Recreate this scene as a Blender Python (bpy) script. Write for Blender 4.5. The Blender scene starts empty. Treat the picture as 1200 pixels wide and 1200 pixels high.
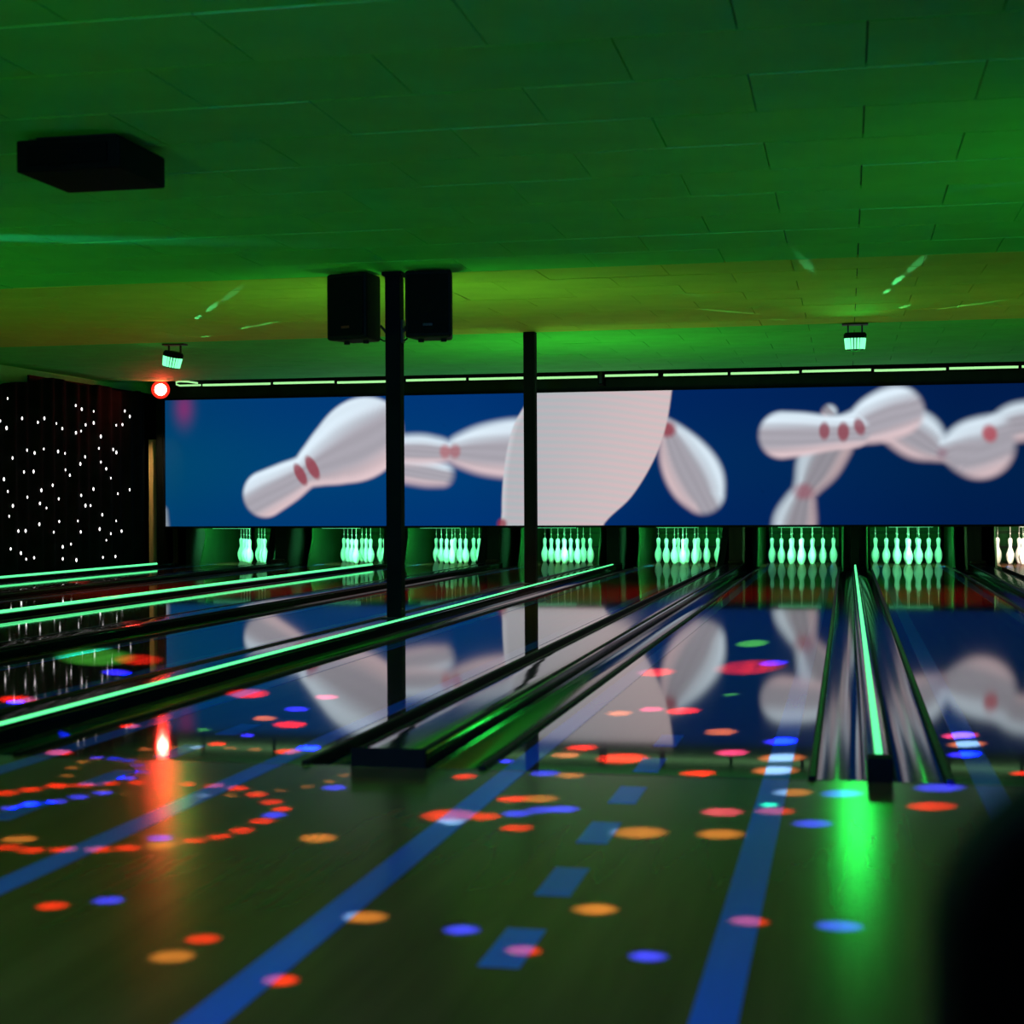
import bpy, math, random
import numpy as np
from mathutils import Vector, Matrix, Euler

random.seed(7)
scene = bpy.context.scene
C = scene.collection

# ------------------------------------------------------------------ camera
# lanes run along +Y, foul line at Y = 0, lane surface at Z = 0, metres
cam_data = bpy.data.cameras.new('camera')
cam = bpy.data.objects.new('camera', cam_data)
C.objects.link(cam)
cam_data.sensor_width = 36.0
cam_data.lens = 1850 / 1200 * 36.0
cam_data.clip_start = 0.05
cam_data.dof.use_dof = True
cam_data.dof.focus_distance = 17.0
cam_data.dof.aperture_fstop = 3.2
YAW = math.atan(393 / 1850)
cam.matrix_world = (Matrix.Translation((0, -5.2, 0.895)) @ Matrix.Rotation(YAW, 4, 'Z')
                    @ Matrix.Rotation(math.pi / 2 - math.atan(8 / 1850), 4, 'X')
                    @ Matrix.Rotation(-math.radians(0.3), 4, 'Z'))
scene.camera = cam

# ------------------------------------------------------------------ world, exposure
world = bpy.data.worlds.new('world')
scene.world = world
world.use_nodes = True
world.node_tree.nodes['Background'].inputs[0].default_value = (0.0, 0.004, 0.001, 1)
world.node_tree.nodes['Background'].inputs[1].default_value = 1.0
scene.view_settings.view_transform = 'Standard'
scene.view_settings.look = 'None'
scene.view_settings.exposure = 0.0
scene.view_settings.gamma = 1.0
scene.view_settings.use_curve_mapping = False
scene.cycles.use_denoising = True
scene.cycles.sample_clamp_indirect = 4.0
scene.cycles.max_bounces = 6


def spot(name, loc, target, color, watts, angle, blend=1.0, radius=0.03):
    d = bpy.data.lights.new(name, 'SPOT')
    d.color = color
    d.energy = watts
    d.spot_size = math.radians(angle)
    d.spot_blend = blend
    d.shadow_soft_size = radius
    o = bpy.data.objects.new(name, d)
    C.objects.link(o)
    o.location = loc
    v = Vector(target) - Vector(loc)
    o.rotation_euler = v.to_track_quat('-Z', 'Y').to_euler()
    return o


# added green ceiling fill: two behind the columns, the rest outside the frame
UPG = (0.26, 1.0, 0.14)
for loc, tgt, w in (((-3.3, 6.5, 0.35), (-3.3, 9.5, 2.7), 105),
                    ((-3.3, 11.7, 0.35), (-2.6, 14.0, 2.7), 120),
                    ((-9.3, 2.2, 0.6), (-8.0, 7.5, 2.7), 180),
                    ((4.6, 9.0, 0.5), (2.5, 11.0, 2.7), 100),
                    ((3.4, 2.0, 0.5), (2.0, 5.5, 2.7), 110),
                    ((-3.6, -4.6, 0.5), (-3.0, 0.0, 2.7), 120)):
    spot('added_ceiling_fill', loc, tgt, UPG, w, 165, 1.0, 0.08)
# added blue and dim amber washes over the approach, unseen above and behind the camera
spot('added_blue_wash', (-1.0, -5.0, 2.55), (-1.0, 0.5, 0), (0.08, 0.26, 1.0), 230, 120, 1.0, 0.06)
spot('added_blue_wash', (-1.0, -5.0, 2.55), (-1.2, 7.0, 0), (0.06, 0.22, 1.0), 750, 50, 1.0, 0.06)
spot('added_amber_wash', (-1.8, -5.6, 2.5), (-1.4, -0.6, 0), (1.0, 0.62, 0.12), 34, 110, 1.0, 0.06)
# added red wash over the far half of the lanes, lamps without fixtures
for rx in (-7.2, -4.7, -1.8, 1.0):
    spot('added_red_wash', (rx, 10.2, 2.55), (rx, 10.6, 0), (1.0, 0.03, 0.02), 270, 85, 1.0, 0.05)
# cyan and blue beams grazing the ceiling
spot('cyan_beam', (-7.2, 3.4, 2.36), (-5.3, 4.1, 2.63), (0.05, 0.75, 1.0), 260, 10, 1.0, 0.02)
spot('blue_beam', (2.6, 3.2, 2.45), (0.62, 3.9, 2.63), (0.1, 0.3, 1.0), 60, 4, 1.0, 0.02)

# ------------------------------------------------------------------ measured data
STARS = [(12.78, 2.26), (14.56, 2.28), (14.73, 2.24), (15.08, 2.23), (16.05, 2.29), (16.21, 2.22), (12.6, 1.97), (13.13, 2.03), (12.75, 1.89), (13.53,
        2.0), (13.7, 2.06), (14.02, 2.01), (14.18, 1.95), (14.56, 1.91), (14.71, 1.94), (14.84, 2.03), (15.08, 2.07), (15.77, 2.07), (15.97, 2.09),
        (15.29, 1.89), (13.25, 1.63), (13.44, 1.6), (13.68, 1.66), (12.89, 1.52), (14.06, 1.64), (14.25, 1.62), (14.82, 1.59), (14.68, 1.49), (15.23,
        1.72), (15.67, 1.72), (15.77, 1.68), (15.29, 1.53), (15.45, 1.44), (15.59, 1.31), (13.17, 1.35), (13.41, 1.36), (14.26, 1.4), (14.38, 1.33),
        (12.68, 1.25), (12.77, 1.1), (13.91, 1.19), (13.61, 1.12), (13.25, 1.03), (13.57, 0.95), (13.74, 0.89), (14.07, 1.01), (12.89, 0.92), (12.8,
        0.79), (14.7, 1.06), (15.06, 1.15), (15.81, 1.09), (16.19, 1.15), (14.82, 0.92), (14.97, 0.92), (15.32, 0.79), (15.75, 0.7), (14.08, 0.71),
        (13.55, 0.68), (14.6, 0.71), (13.02, 0.6), (13.2, 0.6), (13.93, 0.57), (14.68, 0.56), (15.24, 0.59), (15.58, 0.52), (15.92, 0.55), (15.44,
        0.43), (12.83, 0.38), (13.08, 0.32), (13.21, 0.24), (13.41, 0.25), (14.17, 0.37), (14.4, 0.4), (14.17, 0.21), (14.55, 0.18), (15.33, 0.19),
        (15.72, 0.19)]
FLOOR_SPOTS = {
    'r': [(-3.79, 1.52, 0.08), (-2.87, 0.78, 0.038), (-2.82, 0.09, 0.044), (-2.81, 1.92, 0.092), (-2.24, 0.94, 0.063), (-2.0, 0.26, 0.044), (-5.16,
        5.57, 0.078), (-4.07, 3.4, 0.125), (-3.55, 2.39, 0.04), (-7.05, 9.04, 0.05), (-8.74, 11.68, 0.059), (-1.24, -0.14, 0.039), (-0.96, 0.54,
        0.053), (-1.0, -0.5, 0.047), (-0.9, -0.92, 0.043), (-1.13, -0.78, 0.074), (-1.03, -0.78, 0.049), (-0.78, 0.32, 0.083), (-0.49, 0.06, 0.051),
        (-0.7, 1.64, 0.067), (-0.21, -0.55, 0.05), (-0.53, 3.52, 0.164), (-1.0, 3.18, 0.091), (0.24, -0.39, 0.058), (0.56, 0.25, 0.031), (-2.59,
        -0.69, 0.04), (-2.54, -0.62, 0.035), (-2.49, -0.54, 0.036), (-2.41, -0.51, 0.036), (-2.34, -0.47, 0.03), (-2.26, -0.44, 0.031), (-2.09, -0.44,
        0.03), (-1.99, -0.45, 0.033), (-1.9, -0.48, 0.035), (-1.8, -0.57, 0.034), (-1.71, -0.68, 0.034), (-1.64, -0.78, 0.03), (-1.63, -0.96, 0.036),
        (-1.64, -1.09, 0.035), (-1.67, -1.18, 0.032), (-1.72, -1.24, 0.032), (-1.85, -1.36, 0.034), (-1.92, -1.39, 0.034), (-2.01, -1.41, 0.033),
        (-2.09, -1.43, 0.033), (-2.17, -1.41, 0.034), (-2.33, 0.39, 0.032), (-1.75, -1.95, 0.033), (-1.31, -2.14, 0.035), (-0.64, -2.1, 0.034),
        (-1.05, -2.38, 0.032), (-0.21, -1.79, 0.037)],
    'b': [(-3.75, 1.43, 0.035), (-3.1, 0.69, 0.021), (-2.38, 1.41, 0.049), (-2.3, 0.62, 0.027), (-1.95, 0.35, 0.038), (-1.6, -0.41, 0.038), (-1.82,
        -1.23, 0.032), (-3.88, 2.72, 0.069), (-1.63, -0.87, 0.035), (-2.33, -0.25, 0.02), (-2.41, -0.12, 0.021), (-2.49, -0.03, 0.021), (-2.56, -0.0,
        0.021), (-2.63, 0.01, 0.021), (-2.33, -0.37, 0.028), (-2.29, -0.63, 0.029), (-2.33, -0.71, 0.029), (-2.36, -0.79, 0.029), (-2.42, -0.85,
        0.026), (-2.45, -0.91, 0.023), (-0.99, -0.03, 0.046), (-0.94, -0.72, 0.042), (-0.88, -0.65, 0.043), (-0.82, -0.63, 0.043), (-1.17, 0.19,
        0.024), (-0.25, 0.82, 0.055), (-0.02, -0.23, 0.055), (-0.1, -0.71, 0.048), (-0.41, 3.78, 0.072), (0.28, -0.07, 0.064), (0.4, 0.62, 0.046),
        (-1.65, -1.88, 0.033), (-0.8, -1.97, 0.036), (-0.39, -2.09, 0.034), (-0.02, -1.79, 0.042)],
    'a': [(-2.41, 1.1, 0.047), (-1.4, -1.15, 0.048), (-2.19, -1.31, 0.042), (-1.78, -1.31, 0.041), (-0.99, 0.36, 0.046), (-0.9, -0.05, 0.045), (-0.92,
        -0.48, 0.052), (-1.1, -0.87, 0.041), (-0.96, 1.51, 0.051), (-0.49, 1.03, 0.057), (-0.23, 0.43, 0.069), (-0.24, 0.16, 0.066), (-0.17, -0.24,
        0.053), (-0.56, -0.92, 0.07), (-0.34, -0.9, 0.058), (0.43, 0.87, 0.057), (-2.55, -0.36, 0.017), (-2.61, -0.21, 0.018), (-2.63, -0.09, 0.018),
        (-2.62, -0.01, 0.018), (-2.31, -0.59, 0.019), (-2.2, -0.64, 0.019), (-2.1, -0.65, 0.018), (-2.02, -0.65, 0.018), (-1.95, -0.63, 0.018),
        (-1.87, -0.6, 0.019), (-1.81, -0.54, 0.019), (-1.75, -0.49, 0.019), (-1.69, -0.41, 0.019), (-1.65, -0.31, 0.019), (-1.64, -0.18, 0.02),
        (-2.54, 0.22, 0.019), (-2.47, 0.28, 0.019), (-2.37, 0.29, 0.019), (-2.24, 0.3, 0.019), (-2.14, 0.29, 0.019), (-1.03, -1.91, 0.046), (-1.32,
        -2.27, 0.043), (-0.55, -1.75, 0.047)],
    'v': [(-0.84, 1.67, 0.049), (-0.41, 0.52, 0.052), (-0.36, -0.59, 0.054), (0.42, 1.09, 0.056), (-2.39, 1.85, 0.052)],
    'g': [(-4.4, 3.51, 0.204), (-0.6, 5.02, 0.093), (-0.23, -0.46, 0.025), (-2.53, 0.74, 0.014), (-0.54, 2.26, 0.014)],
}
PICTURE_PINS = {
    'p1': [(-8.58, 1.082, 0.347), (-8.25, 1.246, 0.308), (-7.95, 1.41, 0.256), (-7.71, 1.548, 0.345), (-7.38, 1.723, 0.496), (-7.05, 1.905, 0.595),
        (-6.81, 2.07, 0.38)],
    'p2': [(-6.65, 1.726, 0.19), (-6.19, 1.721, 0.214), (-5.93, 1.705, 0.188), (-5.7, 1.689, 0.15), (-5.48, 1.699, 0.25), (-5.16, 1.708, 0.362),
        (-4.77, 1.715, 0.423), (-4.46, 1.711, 0.421)],
    'p2b': [(-6.32, 1.432, 0.202), (-6.06, 1.392, 0.201), (-5.83, 1.352, 0.163)],
    'p4': [(-2.53, 2.028, 0.085), (-2.41, 1.82, 0.207), (-2.25, 1.514, 0.352), (-2.11, 1.27, 0.388), (-2.0, 1.05, 0.291)],
    'p5a': [(-0.89, 1.859, 0.324), (-0.62, 1.867, 0.299), (-0.32, 1.874, 0.251), (-0.09, 1.883, 0.226), (0.09, 1.892, 0.214)],
    'p5b': [(-0.09, 1.895, 0.202), (0.2, 1.974, 0.249), (0.43, 2.076, 0.332), (0.64, 2.156, 0.355), (0.72, 2.166, 0.319)],
    'p6': [(-0.24, 1.73, 0.31), (-0.38, 1.469, 0.298), (-0.52, 1.196, 0.191), (-0.6, 1.041, 0.156), (-0.66, 0.874, 0.215), (-0.72, 0.659, 0.287),
        (-0.74, 0.515, 0.288)],
    'p6b': [(-0.24, 2.171, 0.095)],
    'p7': [(0.72, 1.954, 0.284), (0.95, 1.832, 0.318), (1.15, 1.688, 0.2), (1.32, 1.592, 0.117), (1.44, 1.579, 0.141)],
    'p8': [(1.52, 1.648, 0.258), (1.69, 1.646, 0.375), (1.82, 1.656, 0.409), (1.93, 1.795, 0.292)],
    'p8b': [(1.91, 1.818, 0.14), (2.11, 1.932, 0.21), (2.27, 1.988, 0.256), (2.47, 2.02, 0.256)],
    'p9': [(-10.28, 0.623, 0.131), (-10.26, 0.819, 0.091)],
}
BIG_PIN = [(-4.26, 2.896), (-4.56, 2.382), (-4.77, 2.001), (-4.89, 1.443), (-4.93, 0.796), (-4.88, 0.174), (-3.65, 0.175), (-3.42, 0.63), (-3.03,
        1.008), (-2.71, 1.519), (-2.53, 2.004), (-2.44, 2.538), (-2.41, 2.853)]
RED_BANDS = [(-8.02, 1.372, 0.179), (-7.83, 1.473, 0.192), (-5.78, 1.69, 0.1), (-5.63, 1.689, 0.1), (-2.5, 1.967, 0.11), (-0.31, 1.91, 0.119), (-0.05,
        1.894, 0.131), (0.17, 1.962, 0.119), (-0.6, 1.065, 0.108), (1.91, 1.842, 0.117), (-4.93, 0.622, 0.075), (1.28, 1.581, 0.071)]


# ------------------------------------------------------------------ helpers
def lin(c):
    c = c / 255.0
    return c / 12.92 if c <= 0.04045 else ((c + 0.055) / 1.055) ** 2.4


def srgb(r, g, b):
    return (lin(r), lin(g), lin(b))


def mat(name, color, rough=0.5, metal=0.0, emit=None, strength=0.0, spec=0.5, noise=None, bump=None, coat=0.0, ior=1.5):
    """Principled material; noise = (scale xyz, amount) mottles the colour, bump = (scale, strength)."""
    m = bpy.data.materials.new(name)
    m.use_nodes = True
    nt = m.node_tree
    p = nt.nodes['Principled BSDF']
    p.inputs['Base Color'].default_value = (*color, 1)
    p.inputs['Roughness'].default_value = rough
    p.inputs['Metallic'].default_value = metal
    p.inputs['Specular IOR Level'].default_value = spec
    p.inputs['IOR'].default_value = ior
    p.inputs['Coat Weight'].default_value = coat
    p.inputs['Coat Roughness'].default_value = 0.05
    if emit:
        p.inputs['Emission Color'].default_value = (*emit, 1)
        p.inputs['Emission Strength'].default_value = strength
    if noise or bump:
        tc = nt.nodes.new('ShaderNodeTexCoord')
        mp = nt.nodes.new('ShaderNodeMapping')
        nt.links.new(tc.outputs['Object'], mp.inputs['Vector'])
        nz = nt.nodes.new('ShaderNodeTexNoise')
        nt.links.new(mp.outputs['Vector'], nz.inputs['Vector'])
        nz.inputs['Detail'].default_value = 4
        if noise:
            mp.inputs['Scale'].default_value = noise[0]
            nz.inputs['Scale'].default_value = 1.0
            a = noise[1]
            rp = nt.nodes.new('ShaderNodeValToRGB')
            rp.color_ramp.elements[0].position = 0.3
            rp.color_ramp.elements[1].position = 0.7
            rp.color_ramp.elements[0].color = (*[x * (1 - a) for x in color], 1)
            rp.color_ramp.elements[1].color = (*[min(1, x * (1 + a)) for x in color], 1)
            nt.links.new(nz.outputs['Fac'], rp.inputs['Fac'])
            nt.links.new(rp.outputs['Color'], p.inputs['Base Color'])
        if bump:
            if not noise:
                mp.inputs['Scale'].default_value = bump[0]
                nz.inputs['Scale'].default_value = 1.0
            bp = nt.nodes.new('ShaderNodeBump')
            bp.inputs['Strength'].default_value = bump[1]
            bp.inputs['Distance'].default_value = 0.01
            nt.links.new(nz.outputs['Fac'], bp.inputs['Height'])
            nt.links.new(bp.outputs['Normal'], p.inputs['Normal'])
    return m


class MB:
    """collects shapes into one mesh"""
    def __init__(self):
        self.v = []
        self.f = []

    def add(self, vs, fs):
        n = len(self.v)
        self.v += [tuple(p) for p in vs]
        self.f += [tuple(i + n for i in f) for f in fs]
        return self

    def box(self, x0, x1, y0, y1, z0, z1):
        vs = [(x, y, z) for z in (z0, z1) for y in (y0, y1) for x in (x0, x1)]
        return self.add(vs, [(0, 2, 3, 1), (4, 5, 7, 6), (0, 1, 5, 4), (2, 6, 7, 3), (0, 4, 6, 2), (1, 3, 7, 5)])

    def prism_y(self, prof, y0, y1, caps=True):
        """closed (x, z) profile, extruded along Y"""
        n = len(prof)
        vs = [(x, y0, z) for x, z in prof] + [(x, y1, z) for x, z in prof]
        fs = [(i, (i + 1) % n, (i + 1) % n + n, i + n) for i in range(n)]
        if caps:
            fs += [tuple(range(n))[::-1], tuple(range(n, 2 * n))]
        return self.add(vs, fs)

    def prism_x(self, prof, x0, x1):
        n = len(prof)
        vs = [(x0, y, z) for y, z in prof] + [(x1, y, z) for y, z in prof]
        fs = [(i, (i + 1) % n, (i + 1) % n + n, i + n) for i in range(n)]
        fs += [tuple(range(n))[::-1], tuple(range(n, 2 * n))]
        return self.add(vs, fs)

    def tube(self, pts, r, seg=8):
        pts = [Vector(p) for p in pts]
        rings = []
        for i, p in enumerate(pts):
            d = (pts[min(i + 1, len(pts) - 1)] - pts[max(i - 1, 0)]).normalized()
            up = Vector((0, 0, 1)) if abs(d.z) < 0.9 else Vector((1, 0, 0))
            a = d.cross(up).normalized()
            b = d.cross(a)
            rings.append([p + r * (math.cos(t) * a + math.sin(t) * b)
                          for t in (2 * math.pi * k / seg for k in range(seg))])
        vs = [q for ring in rings for q in ring]
        fs = [(i * seg + k, i * seg + (k + 1) % seg, (i + 1) * seg + (k + 1) % seg, (i + 1) * seg + k)
              for i in range(len(pts) - 1) for k in range(seg)]
        fs += [tuple(range(seg)), tuple(range(len(vs) - seg, len(vs)))[::-1]]
        return self.add(vs, fs)

    def lathe(self, prof, seg=16, c=(0, 0, 0)):
        vs, fs = [], []
        for r, z in prof:
            vs += [(c[0] + r * math.cos(2 * math.pi * k / seg), c[1] + r * math.sin(2 * math.pi * k / seg), c[2] + z)
                   for k in range(seg)]
        for i in range(len(prof) - 1):
            fs += [(i * seg + k, i * seg + (k + 1) % seg, (i + 1) * seg + (k + 1) % seg, (i + 1) * seg + k)
                   for k in range(seg)]
        fs += [tuple(range(seg))[::-1], tuple(range(len(vs) - seg, len(vs)))]
        return self.add(vs, fs)

    def mesh(self, name, m, smooth=False):
        me = bpy.data.meshes.new(name)
        me.from_pydata(self.v, [], self.f)
        if m:
            me.materials.append(m)
        me.validate()
        if smooth:
            me.polygons.foreach_set('use_smooth', [True] * len(me.polygons))
        me.update()
        return me

    def build(self, name, m, parent=None, smooth=False, bevel=0.0):
        o = bpy.data.objects.new(name, self.mesh(name, m, smooth))
        C.objects.link(o)
        if parent:
            o.parent = parent
        if bevel:
            b = o.modifiers.new('bevel', 'BEVEL')
            b.width = bevel
            b.segments = 2
            b.limit_method = 'ANGLE'
        return o


def put(name, mesh, parent=None, loc=(0, 0, 0), rot=None):
    o = bpy.data.objects.new(name, mesh)
    C.objects.link(o)
    o.location = loc
    if rot:
        o.rotation_euler = rot
    if parent:
        o.parent = parent
    return o


def tag(o, label, cat, group=None):
    o['label'] = label
    o['category'] = cat
    if group:
        o['group'] = group
    return o


def thing(name, label, cat, loc=(0, 0, 0), rot=(0, 0, 0), group=None):
    o = bpy.data.objects.new(name, None)
    o.empty_display_size = 0.1
    C.objects.link(o)
    o.location = loc
    o.rotation_euler = rot
    return tag(o, label, cat, group)


def structure(o):
    o['kind'] = 'structure'
    return o


# ------------------------------------------------------------------ materials
M_approach = mat('approach_wood', (0.17, 0.075, 0.020), 0.19, noise=((9, 0.7, 9), 0.25), spec=0.5, ior=1.22)
M_lane = mat('lane_wood', (0.15, 0.05, 0.03), 0.045, noise=((16, 0.4, 16), 0.3), spec=0.55)
M_stripe = mat('blue_stripe', (0.07, 0.20, 0.80), 0.16, noise=((9, 0.7, 9), 0.08), ior=1.22)
M_lane_stripe = mat('blue_lane_stripe', (0.07, 0.20, 0.80), 0.05, noise=((9, 0.7, 9), 0.08), spec=0.55)
M_foul = mat('foul_line_black', (0.01, 0.01, 0.01), 0.2)
M_gutter = mat('gutter_plastic', (0.010, 0.014, 0.014), 0.09, noise=((3, 1, 3), 0.3), ior=1.32)
M_cap = mat('divider_cap', (0.012, 0.014, 0.014), 0.1, noise=((5, 1, 5), 0.3), spec=0.6)
M_rail = mat('rail_black', (0.005, 0.006, 0.005), 0.45, spec=0.2, ior=1.2, noise=((5, 1, 5), 0.2))
M_black = mat('matt_black', (0.006, 0.006, 0.006), 0.7, spec=0.06, noise=((4, 4, 4), 0.3))
M_dark = mat('dark_paint', (0.014, 0.018, 0.012), 0.7, spec=0.15, noise=((4, 4, 4), 0.3))
M_led = mat('green_led', (0.02, 0.1, 0.04), 0.4, emit=(0.11, 1.0, 0.33), strength=1.5)
M_tube = mat('tube_glow', (0.2, 0.3, 0.2), 0.4, emit=(0.42, 0.95, 0.36), strength=1.0)
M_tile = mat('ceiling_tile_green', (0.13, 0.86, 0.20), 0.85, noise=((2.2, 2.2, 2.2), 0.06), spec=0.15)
M_tile2 = mat('ceiling_tile_yellow_light', (0.66, 0.74, 0.13), 0.85, noise=((2.2, 2.2, 2.2), 0.06), spec=0.15)  # yellow light band across the ceiling, put into the colour of these tiles
M_ceil = mat('ceiling_backing', (0.02, 0.05, 0.02), 0.9, noise=((2, 2, 2), 0.2))
M_wallgreen = mat('painted_wall', (0.2, 0.8, 0.25), 0.85, noise=((2, 2, 2), 0.1), spec=0.2)
M_curtain = mat('black_velvet', (0.006, 0.006, 0.006), 0.95, noise=((3, 3, 6), 0.4), spec=0.05)
M_star = mat('star_light', (0.5, 0.5, 0.5), 0.4, emit=(1.0, 0.95, 0.95), strength=2.6)
M_pin = mat('pin_white', (0.86, 0.86, 0.82), 0.25, noise=((6, 6, 6), 0.03), coat=0.3)
M_cord = mat('pin_cord', (0.5, 0.5, 0.45), 0.7, noise=((6, 6, 6), 0.1))
M_pit = mat('pit_panel', (0.006, 0.045, 0.010), 0.7, spec=0.05, noise=((3, 3, 3), 0.3))
M_pitdark = mat('pit_dark', (0.012, 0.016, 0.012), 0.7, spec=0.06, noise=((3, 3, 3), 0.3))
M_kick = mat('kick_plate', (0.004, 0.024, 0.006), 0.6, spec=0.08, noise=((3, 3, 2), 0.3))
M_brown = mat('brown_post', (0.03, 0.015, 0.009), 0.6, spec=0.1, noise=((20, 20, 1.5), 0.3))
M_wood = mat('pale_wood_post', (0.55, 0.33, 0.15), 0.5, noise=((30, 30, 2), 0.2))
M_lampbar = mat('lamp_housing', (0.05, 0.05, 0.05), 0.4, noise=((3, 3, 3), 0.2))
M_lampgreen = mat('pit_lamp_green', (0.1, 0.3, 0.2), 0.4, emit=(0.16, 1.0, 0.45), strength=0.6)
M_lampwhite = mat('pit_lamp_white', (0.4, 0.4, 0.35), 0.4, emit=(1.0, 0.93, 0.75), strength=1.2)
M_speaker = mat('speaker_plastic', (0.005, 0.005, 0.005), 0.6, spec=0.12, noise=((6, 6, 6), 0.3))
M_grille = mat('speaker_grille', (0.005, 0.005, 0.005), 0.8, spec=0.05, bump=((160, 160, 160), 0.4))
M_badge = mat('badge_red', (0.25, 0.03, 0.03), 0.3, metal=0.5, noise=((20, 20, 20), 0.2))
M_metal = mat('bracket_metal', (0.03, 0.03, 0.03), 0.4, metal=0.6, noise=((8, 8, 8), 0.2))
M_lens = mat('effect_lens_green', (0.1, 0.4, 0.2), 0.3, emit=(0.20, 1.0, 0.45), strength=1.5)
M_red = mat('red_lamp_lens', (0.4, 0.02, 0.02), 0.3, emit=(1.0, 0.06, 0.04), strength=110.0)
M_redring = mat('red_lamp_ring', (0.3, 0.01, 0.01), 0.3, emit=(1.0, 0.02, 0.01), strength=1.6)
M_chair = mat('chair_black', (0.004, 0.004, 0.004), 0.7, noise=((6, 6, 6), 0.3))

# ------------------------------------------------------------------ layout (X ranges)
LANES = [(-9.756, -8.690), (-8.000, -6.936), (-6.466, -5.400), (-4.711, -3.645),
         (-2.930, -1.860), (-1.200, -0.130), (0.333, 1.400), (2.090, 3.160)]
# x0, x1, cap x0, cap x1, LED x (or None)
DIVIDERS = [(-10.10, -9.756, -10.07, -9.99, -10.03),
            (-8.690, -8.000, -8.475, -8.215, None),
            (-6.936, -6.466, -6.735, -6.667, -6.70),
            (-5.400, -4.711, -5.185, -4.925, None),
            (-3.645, -2.930, -3.420, -3.165, -3.205),
            (-1.860, -1.200, -1.675, -1.415, None),
            (-0.130, 0.333, 0.065, 0.135, 0.10),
            (1.400, 2.090, 1.615, 1.875, None)]
LANE_END = 19.35
ORD = ['first', 'second', 'third', 'fourth', 'fifth', 'sixth', 'seventh', 'eighth']

# ------------------------------------------------------------------ floor
floor = structure(MB().box(-11.5, 7.0, -9.0, 0.0, -0.12, 0.0).build('floor', M_approach))
structure(MB().box(-11.5, 7.0, 0.0, 21.0, -0.30, -0.12).build('floor_base', M_dark))
edge_m = MB().box(-11.5, 7.0, -0.012, 0.0, 0.0002, 0.0012).build('foul_line', M_foul, floor)
for (x0, x1) in LANES:
    for sx in (x0 + 0.10, x1 - 0.10):
        MB().box(sx - 0.042, sx + 0.042, -8.9, -0.014, 0.0002, 0.0012).build('approach_stripe', M_stripe, floor)
    for yc in (-0.37, -0.94, -1.51, -2.08):
        xc = (x0 + x1) / 2
        MB().box(xc - 0.042, xc + 0.042, yc - 0.14, yc + 0.14, 0.0002, 0.0012).build('approach_dash', M_stripe, floor)

# ------------------------------------------------------------------ lanes
for i, (x0, x1) in enumerate(LANES):
    xc = (x0 + x1) / 2
    lab = '%s lane from the starry curtain, glossy dark wood bed with blue edge stripes' % ORD[i]
    t = thing('bowling_lane', lab, 'bowling lane', (xc, 0, 0), group='glossy bowling lanes')
    w = (x1 - x0) / 2
    MB().box(-w, w, 0.0, LANE_END, -0.12, 0.0).build('lane_bed', M_lane, t)
    for sx in (-w + 0.10, w - 0.10):
        MB().box(sx - 0.042, sx + 0.042, 0.002, 17.9, 0.0002, 0.0012).build('lane_stripe', M_lane_stripe, t)
    for yc in (0.2, 0.77):
        MB().box(-0.042, 0.042, yc - 0.14, yc + 0.14, 0.0002, 0.0012).build('lane_dash', M_lane_stripe, t)

# ------------------------------------------------------------------ gutters and dividers
def gutter_profile(a, b):
    n = 14
    top = [(a + (b - a) * k / n, -0.010 - 0.046 * math.sin(math.pi * k / n) ** 0.6) for k in range(n + 1)]
    return [(x, z) for x, z in top] + [(x, z - 0.008) for x, z in reversed(top)]


def cap_profile(a, b, h):
    n = 10
    dome = []
    for k in range(n + 1):
        u = -1 + 2 * k / n
        dome.append(((a + b) / 2 + u * (b - a) / 2, h - 0.22 * h * abs(u) ** 4))
    return [(a, -0.11)] + dome + [(b, -0.11)]


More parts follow.
